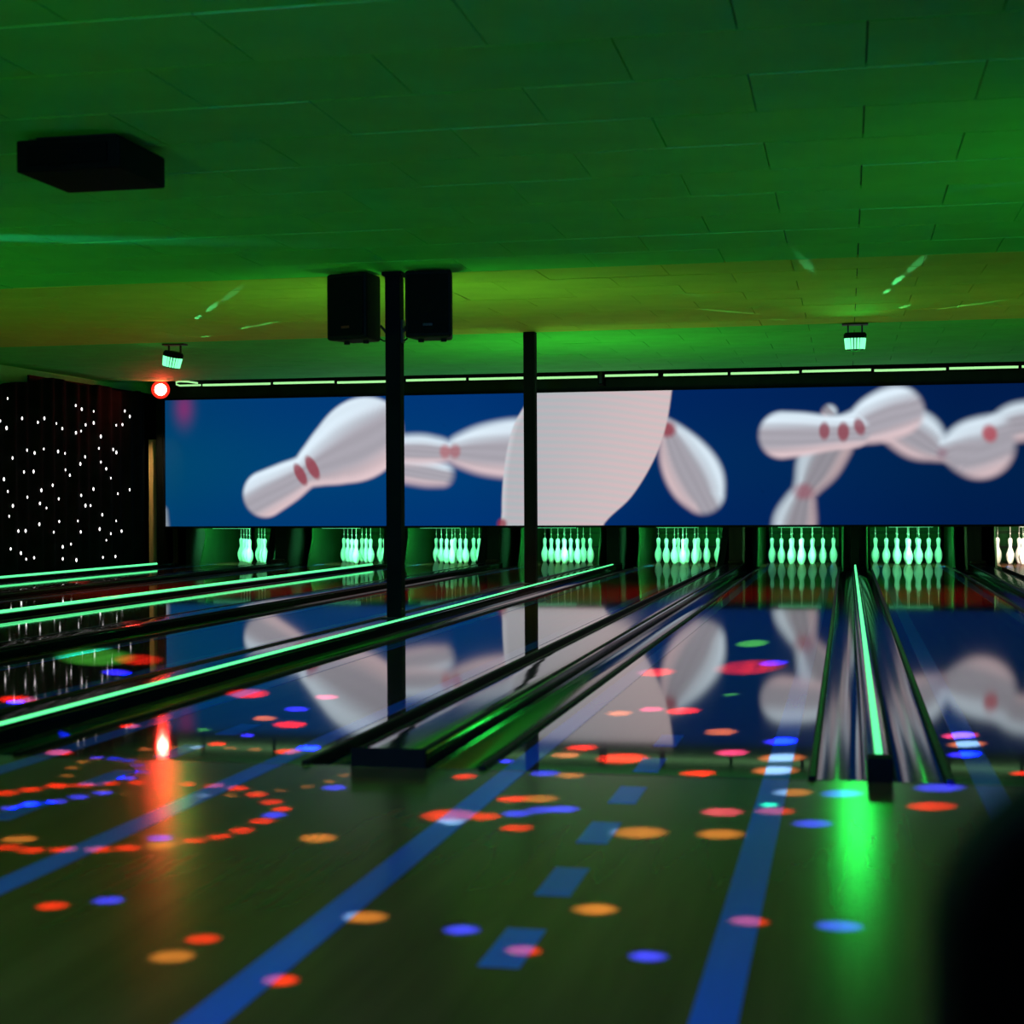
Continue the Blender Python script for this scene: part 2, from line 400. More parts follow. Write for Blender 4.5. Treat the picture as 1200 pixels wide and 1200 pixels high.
div_names = ['narrow lane divider with glowing green strip along the base of the starry curtain',
             'wide dark lane divider without light strip between first and second lane from starry curtain',
             'lane divider with thin green light strip between second and third lane from starry curtain',
             'wide dark lane divider without light strip between third and fourth lane from starry curtain',
             'lane divider carrying both black columns, brightest long green light strip',
             'wide glossy dark lane divider with black end block at the picture centre',
             'narrow lane divider with green light strip straight ahead, black block at its end',
             'wide dark lane divider beside the white-lit pin rack at right']
for i, (x0, x1, a, b, led) in enumerate(DIVIDERS):
    t = thing('lane_divider', div_names[i], 'lane divider', ((x0 + x1) / 2, 0, 0), group='gutters and dividers between lanes')
    ox = (x0 + x1) / 2
    wide = b - a > 0.15
    h = 0.045
    y1 = 17.3
    gs = [(b, x1)] if i == 0 else [(x0, a), (b, x1)]
    for (g0, g1) in gs:
        MB().prism_y(gutter_profile(g0 - ox, g1 - ox), 0.004, y1, False).build('gutter', M_gutter, t, smooth=True)
    for gx in ([x1 - 0.014] if i == 0 else [x0 + 0.014, x1 - 0.014]):
        MB().box(gx - ox - 0.013, gx - ox + 0.013, 0.004, y1, -0.03, 0.012).build('rail', M_rail, t, bevel=0.006)
    if i == 6:
        MB().prism_y(cap_profile(a - ox, b - ox, h), 0.10, y1).build('cap', M_cap, t)
        MB().box(a - ox - 0.005, b - ox + 0.005, 0.0, 0.10, -0.11, 0.075).build('end_block', M_black, t, bevel=0.006)
    elif wide:
        MB().prism_y(cap_profile(a - ox, b - ox, h + 0.012), 0.02, y1).build('cap', M_cap, t)
        MB().box(a - ox - 0.004, b - ox + 0.004, 0.0, 0.02, -0.11, 0.062).build('end_block', M_black, t, bevel=0.004)
        for gx in (a - ox + 0.02, b - ox - 0.02):
            MB().box(gx - 0.006, gx + 0.006, 0.02, y1, h - 0.01, h + 0.012).build('cap_ridge', M_rail, t)
    else:
        MB().prism_y(cap_profile(a - ox, b - ox, h), 0.0, y1).build('cap', M_cap, t)
    if led is not None:
        s = MB().tube([(led - ox, 0.24 if i == 6 else 0.02, h + 0.011), (led - ox, 16.62, h + 0.011)], 0.0125, 8)
        o = s.build('led_strip', M_led, t, smooth=True)
        o['label'] = 'glowing green light strip'
    if wide and i != 4:
        MB().lathe([(0.0, 0), (0.10, 0.004), (0.11, 0.03), (0.09, 0.05), (0.0, 0.056)], 14,
                   ((a + b) / 2 - ox, 17.2, h + 0.010)).build('cap_nose', M_brown, t, smooth=True)

# ------------------------------------------------------------------ pins
PIN_PROF = [(0.0, 0.0), (1.015, 0.0), (1.41, 0.75), (1.95, 2.25), (2.26, 3.4), (2.38, 4.5), (2.28, 5.9), (1.85, 7.25),
            (1.28, 8.6), (0.99, 9.4), (0.90, 10.0), (0.94, 10.9), (1.06, 11.75), (1.21, 12.6), (1.27, 13.5),
            (1.15, 14.2), (0.80, 14.75), (0.35, 14.97), (0.0, 15.0)]
pin_me = MB().lathe([(r * 0.0254, z * 0.0254) for r, z in PIN_PROF], 18).mesh('pin_body', M_pin, True)
cord_me = MB().tube([(0, 0, 0.378), (0, 0, 0.60)], 0.0035, 5).add(
    [], []).lathe([(0.0, 0.43), (0.009, 0.432), (0.009, 0.452), (0.0, 0.454)], 8).mesh('pin_cord', M_cord)
PINS = [('head pin at the front', 0, 0),
        ('second row, left', -0.1524, 1), ('second row, right', 0.1524, 1),
        ('third row, left', -0.3048, 2), ('third row, middle', 0, 2), ('third row, right', 0.3048, 2),
        ('back row, far left', -0.4572, 3), ('back row, inner left', -0.1524, 3),
        ('back row, inner right', 0.1524, 3), ('back row, far right', 0.4572, 3)]
for i, (x0, x1) in enumerate(LANES):
    tone = 'white-lit' if i == 7 else 'green-lit'
    for pos, dx, row in PINS:
        t = put('bowling_pin', pin_me, None, ((x0 + x1) / 2 + dx, 18.29 + row * 0.264, 0.0005))
        tag(t, '%s bowling pin, %s, on %s lane from the starry curtain' % (tone, pos, ORD[i]), 'bowling pin',
            'pins racked at the lane ends')
        put('cord', cord_me, t)

# ------------------------------------------------------------------ pinsetter pits
pit_back_me = {}
for i, (x0, x1) in enumerate(LANES):
    xc = (x0 + x1) / 2
    w = (x1 - x0) / 2 - 0.002
    white = i == 7
    t = thing('pin_pit', '%s pit behind the pins on %s lane from the starry curtain'
              % ('dim white-lit' if white else 'green-lit dark', ORD[i]), 'pin pit', (xc, 19.9, 0), group='pits under the video screen')
    MB().box(-w, w, 0.0, 0.05, 0.0, 0.95).build('back_panel', M_pit, t)
    MB().box(-w, w, -0.03, 0.0, 0.42, 0.47).build('cross_bar', M_kick, t)
    MB().box(-w, w, -0.02, 0.0, 0.20, 0.235).build('ledge', M_pitdark, t)
    MB().box(-w, w, -0.51, 0.0, -0.10, -0.06).build('pit_floor', M_pitdark, t)
    MB().box(-w, w, -0.545, -0.515, -0.10, 0.006).build('tail_plank', M_kick, t)
    # lamp over the pins
    l = thing('pit_lamp', '%s lamp bar over the pins of %s lane from the starry curtain'
              % ('white' if white else 'green', ORD[i]), 'lamp', (xc, 17.55, 0.572), group='lamp bars over the pins')
    MB().box(-0.42, 0.42, -0.03, 0.03, 0.0, 0.03).build('housing', M_lampbar, l)
    for hx in (-0.35, 0.35):
        MB().box(hx - 0.012, hx + 0.012, -0.148, -0.03, 0.012, 0.028).build('hanger', M_metal, l)
    MB().box(-0.30, 0.30, -0.012, 0.012, -0.016, 0.0).build('lamp_tube', M_lampwhite if white else M_lampgreen, l)
    d = bpy.data.lights.new('pit_lamp_light', 'AREA')
    d.shape = 'RECTANGLE'
    d.size = 0.8
    d.size_y = 0.05
    d.color = (1.0, 0.9, 0.68) if white else (0.14, 1.0, 0.38)
    d.energy = 60 if white else 50
    o = bpy.data.objects.new('pit_lamp_light', d)
    C.objects.link(o)
    o.location = (xc, 17.62, 0.585)
    o.rotation_euler = (Vector((0, 1.0, -0.42))).to_track_quat('-Z', 'Y').to_euler()

# partitions between the pits
for i, (x0, x1, a, b, led) in enumerate(DIVIDERS):
    ox = (x0 + x1) / 2
    if i == 0:
        labs = 'dark partition left of the first pin pit under the screen corner'
    else:
        labs = 'dark partition between pits of %s and %s lanes from the starry curtain' % (ORD[i - 1], ORD[i])
    t = thing('pit_partition', labs, 'partition', (ox, 17.4, 0), group='partitions between the pin pits')
    half = (x1 - x0) / 2
    if i == 0:
        MB().box(0.02, 0.10, 0.0, 2.4, -0.12, 0.95).build('panel', M_pitdark, t)
        MB().box(-0.20, -0.13, 0.02, 0.08, 0.0, 0.95).build('post', M_brown, t)
    elif b - a < 0.15:
        MB().box(-0.055, 0.055, 0.0, 2.4, -0.12, 0.95).build('panel', M_pitdark, t)
    else:
        MB().box(-0.12, 0.06, 0.0, 2.4, -0.12, 0.95).build('panel', M_brown if i in (5, 7) else M_pitdark, t)
    # kick plates with raked front edges along both pits
    for s in (-1, 1):
        if i == 0 and s < 0:
            continue
        xk = s * (half - 0.06)
        MB().prism_x([(0.25, -0.12), (0.55, 0.40), (0.5, 0.95), (2.45, 0.95), (2.45, -0.12)], xk - 0.012, xk + 0.012
                     ).build('kick_plate', M_kick, t)
    if i in (1, 3, 5):
        # leaning side shield
        MB().add([(x + dx, y, z) for dx in (0, 0.10) for (x, y, z) in
                  ((-0.30, 0.06, 0.0), (-0.14, 0.06, 0.95), (-0.14, 0.09, 0.95), (-0.30, 0.09, 0.0))],
                 [(0, 1, 2, 3), (7, 6, 5, 4), (0, 4, 5, 1), (1, 5, 6, 2), (2, 6, 7, 3), (3, 7, 4, 0)]
                 ).build('side_shield', M_black, t)

# ------------------------------------------------------------------ back wall, fascia, posts
structure(MB().box(-11.5, 7.0, 20.5, 20.7, -0.3, 3.4).build('wall_back', M_black))
structure(MB().box(-10.30, 6.0, 17.42, 17.50, 2.50, 3.2).build('wall_fascia', M_dark))
structure(MB().box(-10.31, -10.205, 17.24, 17.42, -0.1, 2.53).build('trim_1', M_black))
structure(MB().box(-10.475, -10.355, 17.32, 17.40, -0.1, 1.93).build('trim_2', M_wood))
structure(MB().box(-10.62, -10.53, 16.9, 17.0, -0.1, 1.88).build('trim_3', M_brown))
structure(MB().box(-11.0, -10.66, -9.0, 20.5, -0.3, 3.2).build('wall_left', M_wallgreen))
structure(MB().box(-10.655, -10.63, 14.0, 20.45, -0.3, 2.66).build('wall_left_panel', M_black))
structure(MB().box(6.0, 6.2, -9.0, 20.5, -0.3, 3.2).build('wall_right', M_black))
spot('added_post_light', (-9.75, 16.75, 2.45), (-10.42, 17.35, 1.2), (1.0, 0.80, 0.42), 110, 46, 1.0, 0.02)  # added warm lamp without a fixture, brightens the post

# ------------------------------------------------------------------ video screen
scr = thing('video_screen', 'long blue video wall showing flying white bowling pins', 'video screen', (0, 17.3, 0))
SX0, SX1, SZ0, SZ1 = -10.19, 4.0, 0.598, 2.522
nx, nz = 900, 124
xs = np.linspace(SX0, SX1, nx + 1)
zs = np.linspace(SZ0, SZ1, nz + 1)
X, Z = np.meshgrid(xs, zs)


def pal(c):
    return np.array([lin(v) for v in c])


def sm(a, b, v):
    t = np.clip((v - a) / (b - a), 0, 1)
    return t * t * (3 - 2 * t)


# blue backdrop
key_x = [-10.2, -8.5, -5.5, -2.5, -0.5, 1.5, 4.0]
key_c = np.array([pal(c) for c in [(0, 66, 110), (0, 62, 116), (0, 56, 118), (0, 40, 96), (0, 36, 88), (0, 30, 76), (0, 28, 72)]])
img = np.stack([np.interp(X, key_x, key_c[:, k]) for k in range(3)], -1)
img[..., 1] *= 1.0 + 0.12 * np.cos((Z - 1.5) * 3.0)


def shade(s):
    top, mid, bot = pal((222, 238, 250)), pal((168, 164, 174)), pal((222, 196, 200))
    wt = sm(0.12, 0.78, s)[..., None]
    wb = sm(0.35, 0.95, -s)[..., None]
    return mid * (1 - wt) * (1 - wb) + top * wt + bot * wb


def paint(col, alpha):
    global img
    img = img * (1 - alpha[..., None]) + col * alpha[..., None]


def paint_pin(pts, soft, dim=1.0):
    """pin outline as a chain of circles along a smooth axis; shaded across the axis"""
    A = np.array(pts if len(pts) > 2 else [pts[0], pts[0], pts[-1]], float)
    P = []
    for k in range(len(A) - 1):
        p0, p1, p2, p3 = A[max(k - 1, 0)], A[k], A[k + 1], A[min(k + 2, len(A) - 1)]
        for u in np.linspace(0, 1, 10, endpoint=False):
            P.append(0.5 * (2 * p1 + (p2 - p0) * u + (2 * p0 - 5 * p1 + 4 * p2 - p3) * u * u
                            + (3 * p1 - p0 - 3 * p2 + p3) * u ** 3))
    P.append(A[-1])
    ax = A[-1] - A[0]
    ln = math.hypot(ax[0], ax[1]) or 1.0
    nx_, nz_ = -ax[1] / ln, ax[0] / ln
    if nz_ < 0:
        nx_, nz_ = -nx_, -nz_
    if nz_ < 0.3:                       # steep pins are lit from the upper left
        nx_, nz_ = 0.75, 0.66
    best = np.full(X.shape, 9e9)
    sv = np.zeros(X.shape)
    for (cx, cz, cr) in P:
        d = np.hypot(X - cx, Z - cz) - cr
        m = d < best
        best = np.where(m, d, best)
        sv = np.where(m, ((X - cx) * nx_ + (Z - cz) * nz_) / max(cr, 0.05), sv)
    grain = 1 + 0.035 * np.sin(sv * 17 + X * 3)
    paint(shade(sv) * dim * grain[..., None], 1 - sm(-soft, soft, best))


RB = RED_BANDS


def paint_band(b, soft=0.05, sx=0.55, rot=0.0, col=(146, 44, 62), amount=0.85):
    cx, cz, r = b
    c, s = math.cos(rot), math.sin(rot)
    u = (X - cx) * c + (Z - cz) * s
    v = -(X - cx) * s + (Z - cz) * c
    d = np.hypot(u / sx, v) - r
    paint(pal(col), amount * (1 - sm(-soft, soft, d)))


PP = PICTURE_PINS
paint_pin(PP['p2b'], 0.09)
paint_pin(PP['p2'], 0.085)
paint_band(RB[2], 0.05, 0.8, col=(180, 80, 88), amount=0.6)
paint_band(RB[3], 0.05, 0.8, col=(170, 70, 80), amount=0.6)
paint_pin(PP['p1'], 0.045)
paint_band(RB[0], 0.05, 0.42, 0.5)
paint_band(RB[1], 0.05, 0.42, 0.5)
paint_pin(PP['p4'], 0.07, 0.92)
paint_band(RB[4], 0.06, 1.0)
# giant pin: polygon outline, distance to its edges
poly = np.array(BIG_PIN)
fine = []
for k in range(len(poly)):
    p0, p1, p2, p3 = (poly[(k + j - 1) % len(poly)] for j in range(4))
    for u in np.linspace(0, 1, 6, endpoint=False):
        fine.append(0.5 * ((2 * p1) + (p2 - p0) * u + (2 * p0 - 5 * p1 + 4 * p2 - p3) * u * u
                           + (3 * p1 - p0 - 3 * p2 + p3) * u ** 3))
fine = np.array(fine)
inside = np.zeros(X.shape, bool)
dist = np.full(X.shape, 9e9)
for (ax, az), (bx, bz) in zip(fine, np.roll(fine, -1, 0)):
    cross = ((az > Z) != (bz > Z)) & (X < (bx - ax) * (Z - az) / (bz - az + 1e-9) + ax)
    inside ^= cross
    ex, ez = bx - ax, bz - az
    tt = np.clip(((X - ax) * ex + (Z - az) * ez) / (ex * ex + ez * ez + 1e-9), 0, 1)
    dist = np.minimum(dist, np.hypot(X - ax - tt * ex, Z - az - tt * ez))
sd = np.where(inside, -dist, dist)
g = sm(-4.9, -2.5, X + 0.35 * (1.5 - Z))
rows = 0.5 + 0.5 * np.sin(Z * 62 + X * 6 + 2.0 * np.sin(X * 2.2))
big = (pal((186, 186, 192)) * (1 - g[..., None]) + pal((216, 196, 198)) * g[..., None])
big = big * (1 + 0.10 * (rows[..., None] - 0.5) * np.array([1.6, -0.4, -0.2]))
edge = sm(-0.10, 0.0, sd) * (X < -4.2)
big = big * (1 + 0.25 * edge[..., None])
paint(big * 0.93, 1 - sm(-0.02, 0.02, sd))
paint_band(RB[10], 0.04, 0.9)
# right-hand group
paint_pin(PP['p6'], 0.08, 0.72)
paint_band(RB[8], 0.07, 1.2, col=(150, 84, 100), amount=0.7)
paint_pin([PP['p6b'][0], PP['p6b'][0]], 0.06, 0.8)
paint_pin(PP['p7'], 0.085, 0.9)
paint_pin(PP['p8b'], 0.085, 0.9)
paint_pin(PP['p8'], 0.085, 0.95)
paint_band(RB[9], 0.06, 0.8, 0.3, col=(176, 70, 84))
paint_band(RB[11], 0.07, 0.9, col=(140, 90, 110), amount=0.5)
paint_pin(PP['p5b'], 0.07)
paint_pin(PP['p5a'], 0.06)
paint_band(RB[5], 0.05, 0.6, col=(140, 60, 76))
paint_band(RB[6], 0.05, 0.6, col=(140, 54, 70))
paint_band(RB[7], 0.05, 0.6, 0.3, col=(140, 62, 78))
paint_pin(PP['p9'], 0.05, 0.4)
# pink reflection on the screen, painted into its picture, upper left
paint(pal((150, 40, 110)), 0.6 * np.exp(-(((X + 9.88) / 0.13) ** 2 + ((Z - 2.40) / 0.22) ** 2)))

me = bpy.data.meshes.new('display')
nv = (nx + 1) * (nz + 1)
co = np.stack([X.ravel(), np.full(nv, 0.0), Z.ravel()], -1).astype(np.float32)
me.vertices.add(nv)
me.vertices.foreach_set('co', co.ravel())
ii, jj = np.meshgrid(np.arange(nx), np.arange(nz))
q = (jj * (nx + 1) + ii).ravel()
quads = np.stack([q, q + 1, q + nx + 2, q + nx + 1], -1).astype(np.int32)
me.loops.add(quads.size)
me.loops.foreach_set('vertex_index', quads.ravel())
me.polygons.add(len(quads))
me.polygons.foreach_set('loop_start', np.arange(0, quads.size, 4, dtype=np.int32))
me.update(calc_edges=True)
att = me.color_attributes.new('picture', 'FLOAT_COLOR', 'POINT')
att.data.foreach_set('color', np.concatenate([img.reshape(-1, 3), np.ones((nv, 1))], 1).astype(np.float32).ravel())
M_screen = bpy.data.materials.new('screen_picture')
M_screen.use_nodes = True
nt = M_screen.node_tree
pb = nt.nodes['Principled BSDF']
pb.inputs['Base Color'].default_value = (0.01, 0.01, 0.012, 1)
pb.inputs['Roughness'].default_value = 0.8
pb.inputs['Specular IOR Level'].default_value = 0.0
pb.inputs['Base Color'].default_value = (0.003, 0.003, 0.003, 1)
an = nt.nodes.new('ShaderNodeAttribute')
an.attribute_name = 'picture'
nt.links.new(an.outputs['Color'], pb.inputs['Emission Color'])
pb.inputs['Emission Strength'].default_value = 1.0
me.materials.append(M_screen)
disp = put('display', me, scr)
MB().box(SX0 - 0.02, SX1 + 0.02, 0.004, 0.10, SZ0 - 0.012, SZ1 + 0.012).build('back_case', M_black, scr)
MB().box(SX0 - 0.02, SX1 + 0.02, -0.01, 0.10, SZ0 - 0.032, SZ0 - 0.002).build('bottom_rail', M_black, scr)
MB().box(SX0 - 0.02, SX1 + 0.02, -0.01, 0.10, SZ1 + 0.002, SZ1 + 0.022).build('top_rail', M_black, scr)
MB().box(SX0 - 0.014, SX0 - 0.001, -0.01, 0.10, SZ0, SZ1).build('side_rail', M_black, scr)

# ------------------------------------------------------------------ tubes above the screen
JOINTS = [-9.55, -8.42, -7.42, -6.36, -5.41, -4.43, -3.44, -2.57, -1.62, -0.63, 0.35, 1.35, 2.30, 3.25]
for k, (xa, xb) in enumerate(zip(JOINTS[:-1], JOINTS[1:])):
    t = thing('tube_light', 'greenish white light tube above the screen, %s from the left end'
              % (ORD + ['ninth', 'tenth', 'eleventh', 'twelfth', 'thirteenth'])[k], 'tube light', ((xa + xb) / 2, 17.2, 2.735),
              group='row of light tubes above the screen')
    hl = (xb - xa) / 2 - (0.055 if k in (5, 6) else 0.022)
    z = 0.006 * math.sin(k * 2.3)
    MB().tube([(-hl, 0, z), (hl, 0, z)], 0.017, 10).build('tube', M_tube, t, smooth=True)
    for s in (-1, 1):
        MB().tube([(s * (hl + 0.016), 0, z), (s * hl, 0, z)], 0.02, 8).build('end_cap', M_black, t)
    MB().box(-hl - 0.02, hl + 0.02, 0.02, 0.22, -0.02, 0.03).build('batten', M_black, t)
br = thing('light_bracket', 'black upright bracket in the tube row above the giant pin', 'bracket', (-3.44, 17.15, 2.55))
MB().box(-0.03, 0.03, -0.02, 0.268, 0.06, 0.27).build('bracket_plate', M_black, br)
MB().box(-0.02, 0.02, -0.03, -0.02, 0.08, 0.25).build('bracket_rib', M_metal, br)
tag(MB().tube([(-9.56, 17.19, 2.735), (-9.90, 17.18, 2.735), (-9.95, 17.18, 2.755), (-9.955, 17.18, 2.785), (-9.90, 17.18, 2.80),
               (-9.75, 17.17, 2.79), (-9.60, 17.17, 2.765)], 0.013, 8).build('loose_light_strip', M_tube, None, True),
    'bent loose light strip at the left end of the tube row', 'light strip')

# ------------------------------------------------------------------ ceiling
Y1, Y2, Y3, Z1, Z2 = 6.25, 11.35, 16.40, 2.636, 2.740
ceiling = structure(MB().prism_x([(-9.0, Z1 + 0.03), (Y1, Z1 + 0.03), (Y2, Z2 + 0.03), (Y3, Z2 + 0.03), (Y3, 3.2), (-9.0, 3.2)],
                                 -10.9, 6.0).build('ceiling', M_ceil))
TW, TL = 0.935, 0.6245
slope = math.atan2(Z2 - Z1, Y2 - Y1)
gap, gapy = 0.0036, 0.007


def tile_mesh(m):
    return MB().box(-TW / 2 + gap, TW / 2 - gap, -TL / 2 + gapy, TL / 2 - gapy, 0.0, 0.022).mesh('ceiling_tile', m)


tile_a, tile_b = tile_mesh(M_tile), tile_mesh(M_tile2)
tiles = []
nrow0, nrow1, nrow2 = 20, 8, 8
for zone in range(3):
    ya, yb = ((-6.2, Y1), (Y1, Y2), (Y2, Y3))[zone]
    n = round((yb - ya) / TL)
    step = (yb - ya) / n
    for r in range(n):
        yc = ya + (r + 0.5) * step
        zc = (Z1, Z1 + (Z2 - Z1) * (yc - Y1) / (Y2 - Y1), Z2)[zone]
        c0 = 0.08 + (TW / 2 if r % 2 else 0.0)
        for c in range(-11, 6):
            xc = c0 + c * TW
            ang = math.degrees(math.atan2(xc, yc + 5.2))
            inview = yc > -0.3 and -31.5 < ang < 8.5
            tiles.append((inview, math.hypot(xc, yc + 5.2), xc, yc, zc + random.uniform(-0.0015, 0.0015), zone, step, TW))
        if r % 2:
            tiles.append((False, 99.0, -10.437, yc, zc, zone, step, TW / 2))
tiles.sort(key=lambda t: (not t[0], t[1]))
rest = {False: MB(), True: MB()}
for k, (iv, dd, xc, yc, zc, zone, step, tw) in enumerate(tiles):
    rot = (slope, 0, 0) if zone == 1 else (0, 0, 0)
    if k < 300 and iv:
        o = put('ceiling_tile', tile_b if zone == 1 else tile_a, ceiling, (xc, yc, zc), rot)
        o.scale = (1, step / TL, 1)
    else:
        hx, hy = tw / 2 - gap, step / 2 - gapy
        dz = math.tan(slope) * hy if zone == 1 else 0.0
        vs = [(xc + sx * hx, yc + sy * hy, zc + sy * dz + sz) for sz in (0, 0.022) for sy in (-1, 1) for sx in (-1, 1)]
        rest[zone == 1].add(vs, [(0, 2, 3, 1), (4, 5, 7, 6), (0, 1, 5, 4), (2, 6, 7, 3), (0, 4, 6, 2), (1, 3, 7, 5)])
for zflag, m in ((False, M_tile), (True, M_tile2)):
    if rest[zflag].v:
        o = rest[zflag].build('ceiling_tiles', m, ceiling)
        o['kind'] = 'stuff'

# ------------------------------------------------------------------ columns and loudspeakers
cl = thing('support_column', 'nearer black square column with two loudspeakers on top', 'column', (-3.30, 6.15, 0.055),
           group='black columns on the lane divider')
MB().box(-0.057, 0.057, -0.057, 0.057, 0.006, 2.62).build('shaft', M_black, cl, bevel=0.006)
MB().box(-0.09, 0.09, -0.09, 0.09, -0.006, 0.012).build('base_plate', M_metal, cl)
MB().box(-0.075, 0.075, -0.075, 0.075, 2.55, 2.578).build('top_plate', M_black, cl)
cl = thing('support_column', 'farther black square column in front of the giant pin on screen', 'column', (-3.30, 11.30, 0.055),
           group='black columns on the lane divider')
MB().box(-0.062, 0.062, -0.062, 0.062, 0.006, 2.68).build('shaft', M_black, cl, bevel=0.006)
MB().box(-0.09, 0.09, -0.09, 0.09, -0.006, 0.012).build('base_plate', M_metal, cl)


def loudspeaker(x, rz, label, side):
    t = thing('loudspeaker', label, 'loudspeaker', (x, 6.10, 2.115), (0, 0, rz), 'loudspeakers on the column')
    w, h = 0.178, 0.505
    prof = [(-w, -0.13), (w, -0.13), (w * 0.72, 0.15), (-w * 0.72, 0.15)]
    n = 4
    m = MB()
    vs = [(px, py, 0.012) for px, py in prof] + [(px, py, h) for px, py in prof]
    m.add(vs, [(0, 1, 5, 4), (1, 2, 6, 5), (2, 3, 7, 6), (3, 0, 4, 7), (3, 2, 1, 0), (4, 5, 6, 7)])
    m.build('cabinet', M_speaker, t, bevel=0.02)
    MB().box(-w + 0.025, w - 0.025, -0.142, -0.128, 0.04, h - 0.03).build('grille', M_grille, t, bevel=0.006)
    b = MB().box(-0.035, 0.035, -0.146, -0.140, 0.095, 0.112).build('badge', M_badge if side < 0 else M_metal, t)
    for fx in (-0.08, 0.09):
        MB().lathe([(0.0, 0), (0.022, 0.0), (0.024, 0.03), (0.0, 0.03)], 10, (fx, 0.0, -0.01)).build('foot', M_speaker, t)
    return t


loudspeaker(-3.585, math.radians(-16), 'black loudspeaker left of the nearer column with a faint red badge', -1)
loudspeaker(-3.00, math.radians(3), 'black loudspeaker right of the nearer column under the ceiling', 1)
for s, lab in ((-1, 'black arm holding the left loudspeaker to the column'), (1, 'black arm holding the right loudspeaker to the column')):
    t = thing('speaker_bracket', lab, 'bracket', (-3.30 + s * 0.06, 6.15, 2.16), group='loudspeaker brackets')
    MB().tube([(0, 0, 0.02), (s * 0.02, 0, 0.05), (s * 0.044, -0.02, 0.08)], 0.010, 8).build('arm', M_metal, t)
    MB().tube([(0, 0, -0.03), (s * 0.02, -0.01, -0.035), (s * 0.044, -0.02, -0.02)], 0.006, 6).build('cable', M_black, t)
    MB().box(-0.004, 0.012, -0.03, 0.03, -0.05, 0.12).build('wall_plate', M_metal, t)

# ------------------------------------------------------------------ effect lights on the ceiling
def effect_light(loc, rot, label, glow, beams):
    t = thing('effect_light', label, 'effect light', loc, (0, 0, 0), 'round green effect lights on the ceiling')
    MB().box(-0.13, 0.13, -0.06, 0.06, 0.005, 0.020).build('base_plate', M_metal, t)
    for s in (-1, 1):
        MB().box(s * 0.07 - 0.008, s * 0.07 + 0.008, -0.012, 0.012, -0.10, 0.005).build('yoke_arm', M_metal, t)
    b = MB().lathe([(0.0, -0.07), (0.10, -0.07), (0.115, -0.09), (0.115, -0.125), (0.0, -0.125)], 24).build('housing', M_black, t)
    b.rotation_euler = rot
    core = MB().lathe([(0.0, -0.125), (0.098, -0.125), (0.085, -0.25), (0.0, -0.262)], 24).build('lens_core', M_dark, t, True)
    core.rotation_euler = rot
    bar = MB().box(-0.010, 0.010, -0.005, 0.006, -0.24, -0.128).mesh('lens_bar', M_lens)
    for k in range(20):
        a = 2 * math.pi * k / 20
        e = put('lens_bar', bar, t)
        e.matrix_local = Euler(rot).to_matrix().to_4x4() @ Matrix.Rotation(a, 4, 'Z') @ Matrix.Translation((0, -0.118, 0)) @ Matrix.Rotation(0.10, 4, 'X')
    src = Vector(loc) + Vector((0, 0, -0.285))
    spot('effect_glow', src, (loc[0] * 0.2, -2.0, 0.0), (0.02, 1.0, 0.09), glow, 80, 1.0, 0.13)
    for (bx, by, ang, w) in beams:
        tz = Z1 if by < Y1 else (Z2 if by > Y2 else Z1 + (Z2 - Z1) * (by - Y1) / (Y2 - Y1))
        spot('effect_beam', src, (bx, by, tz), (0.10, 1.0, 0.32), 10 * w * (Vector((bx, by, tz)) - src).length ** 3 / 0.25, ang, 0.6, 0.008)
    return t


effect_light((0.085, 11.33, 2.712), (math.radians(4), 0, 0), 'round green effect light upright on the ceiling at right, above the gutters', 75,
             [(0.33, 8.5, 1.0, 0.8), (0.40, 7.7, 1.0, 0.8), (0.50, 6.8, 1.0, 0.25), (0.52, 9.85, 2.6, 1.6), (0.46, 10.76, 5.0, 1.5),
              (0.92, 10.05, 2.4, 1.0), (1.08, 9.87, 2.2, 1.6), (1.26, 9.67, 2.0, 1.0), (-0.87, 10.04, 2.2, 0.9), (-1.03, 9.84, 2.0, 1.2),
              (-1.20, 9.63, 2.0, 0.8),
              (-0.65, 10.77, 5.0, 1.0), (-1.30, 8.25, 1.0, 0.3), (-0.28, 6.6, 1.0, 0.15)])
effect_light((-7.44, 11.50, 2.718), (math.radians(6), math.radians(14), 0), 'tilted round green effect light on the ceiling at left, above the screen corner', 7,
             [(-6.0, 8.8, 1.0, 0.6), (-5.55, 8.05, 1.0, 0.4), (-5.0, 7.15, 1.0, 0.12), (-5.95, 9.9, 1.8, 1.2), (-5.65, 9.63, 1.6, 1.0), (-6.76, 10.77, 4.0, 1.2), (-8.07, 10.9, 4.0, 0.6)])
# ------------------------------------------------------------------ red lamp beside the screen
t = thing('red_lamp', 'glowing red spot lamp at the upper left corner of the screen', 'lamp', (-9.86, 16.42, 2.62))
aim = Vector((9.86, -21.6, -1.72)).to_track_quat('-Z', 'Y').to_euler()
b = MB().lathe([(0.0, 0.24), (0.07, 0.24), (0.13, 0.16), (0.145, 0.0), (0.138, 0.0), (0.12, 0.10), (0.0, 0.12)], 24).build('can', M_black, t, True)
b.rotation_euler = aim
b = MB().lathe([(0.100, 0.004), (0.132, 0.004), (0.132, 0.012), (0.100, 0.012)], 24).build('lens_ring', M_redring, t, True)
b.rotation_euler = aim
b = MB().lathe([(0.0, -0.006), (0.07, 0.0), (0.104, 0.008), (0.0, 0.02)], 24).build('lens', M_red, t, True)
b.rotation_euler = aim
MB().box(-0.01, 0.01, -0.01, 0.20, 0.12, 0.15).build('bracket', M_metal, t)
spot('red_lamp_beam', (-9.80, 16.28, 2.60), (-3.0, 4.0, 0), (1.0, 0.03, 0.02), 40, 70, 1.0, 0.03)

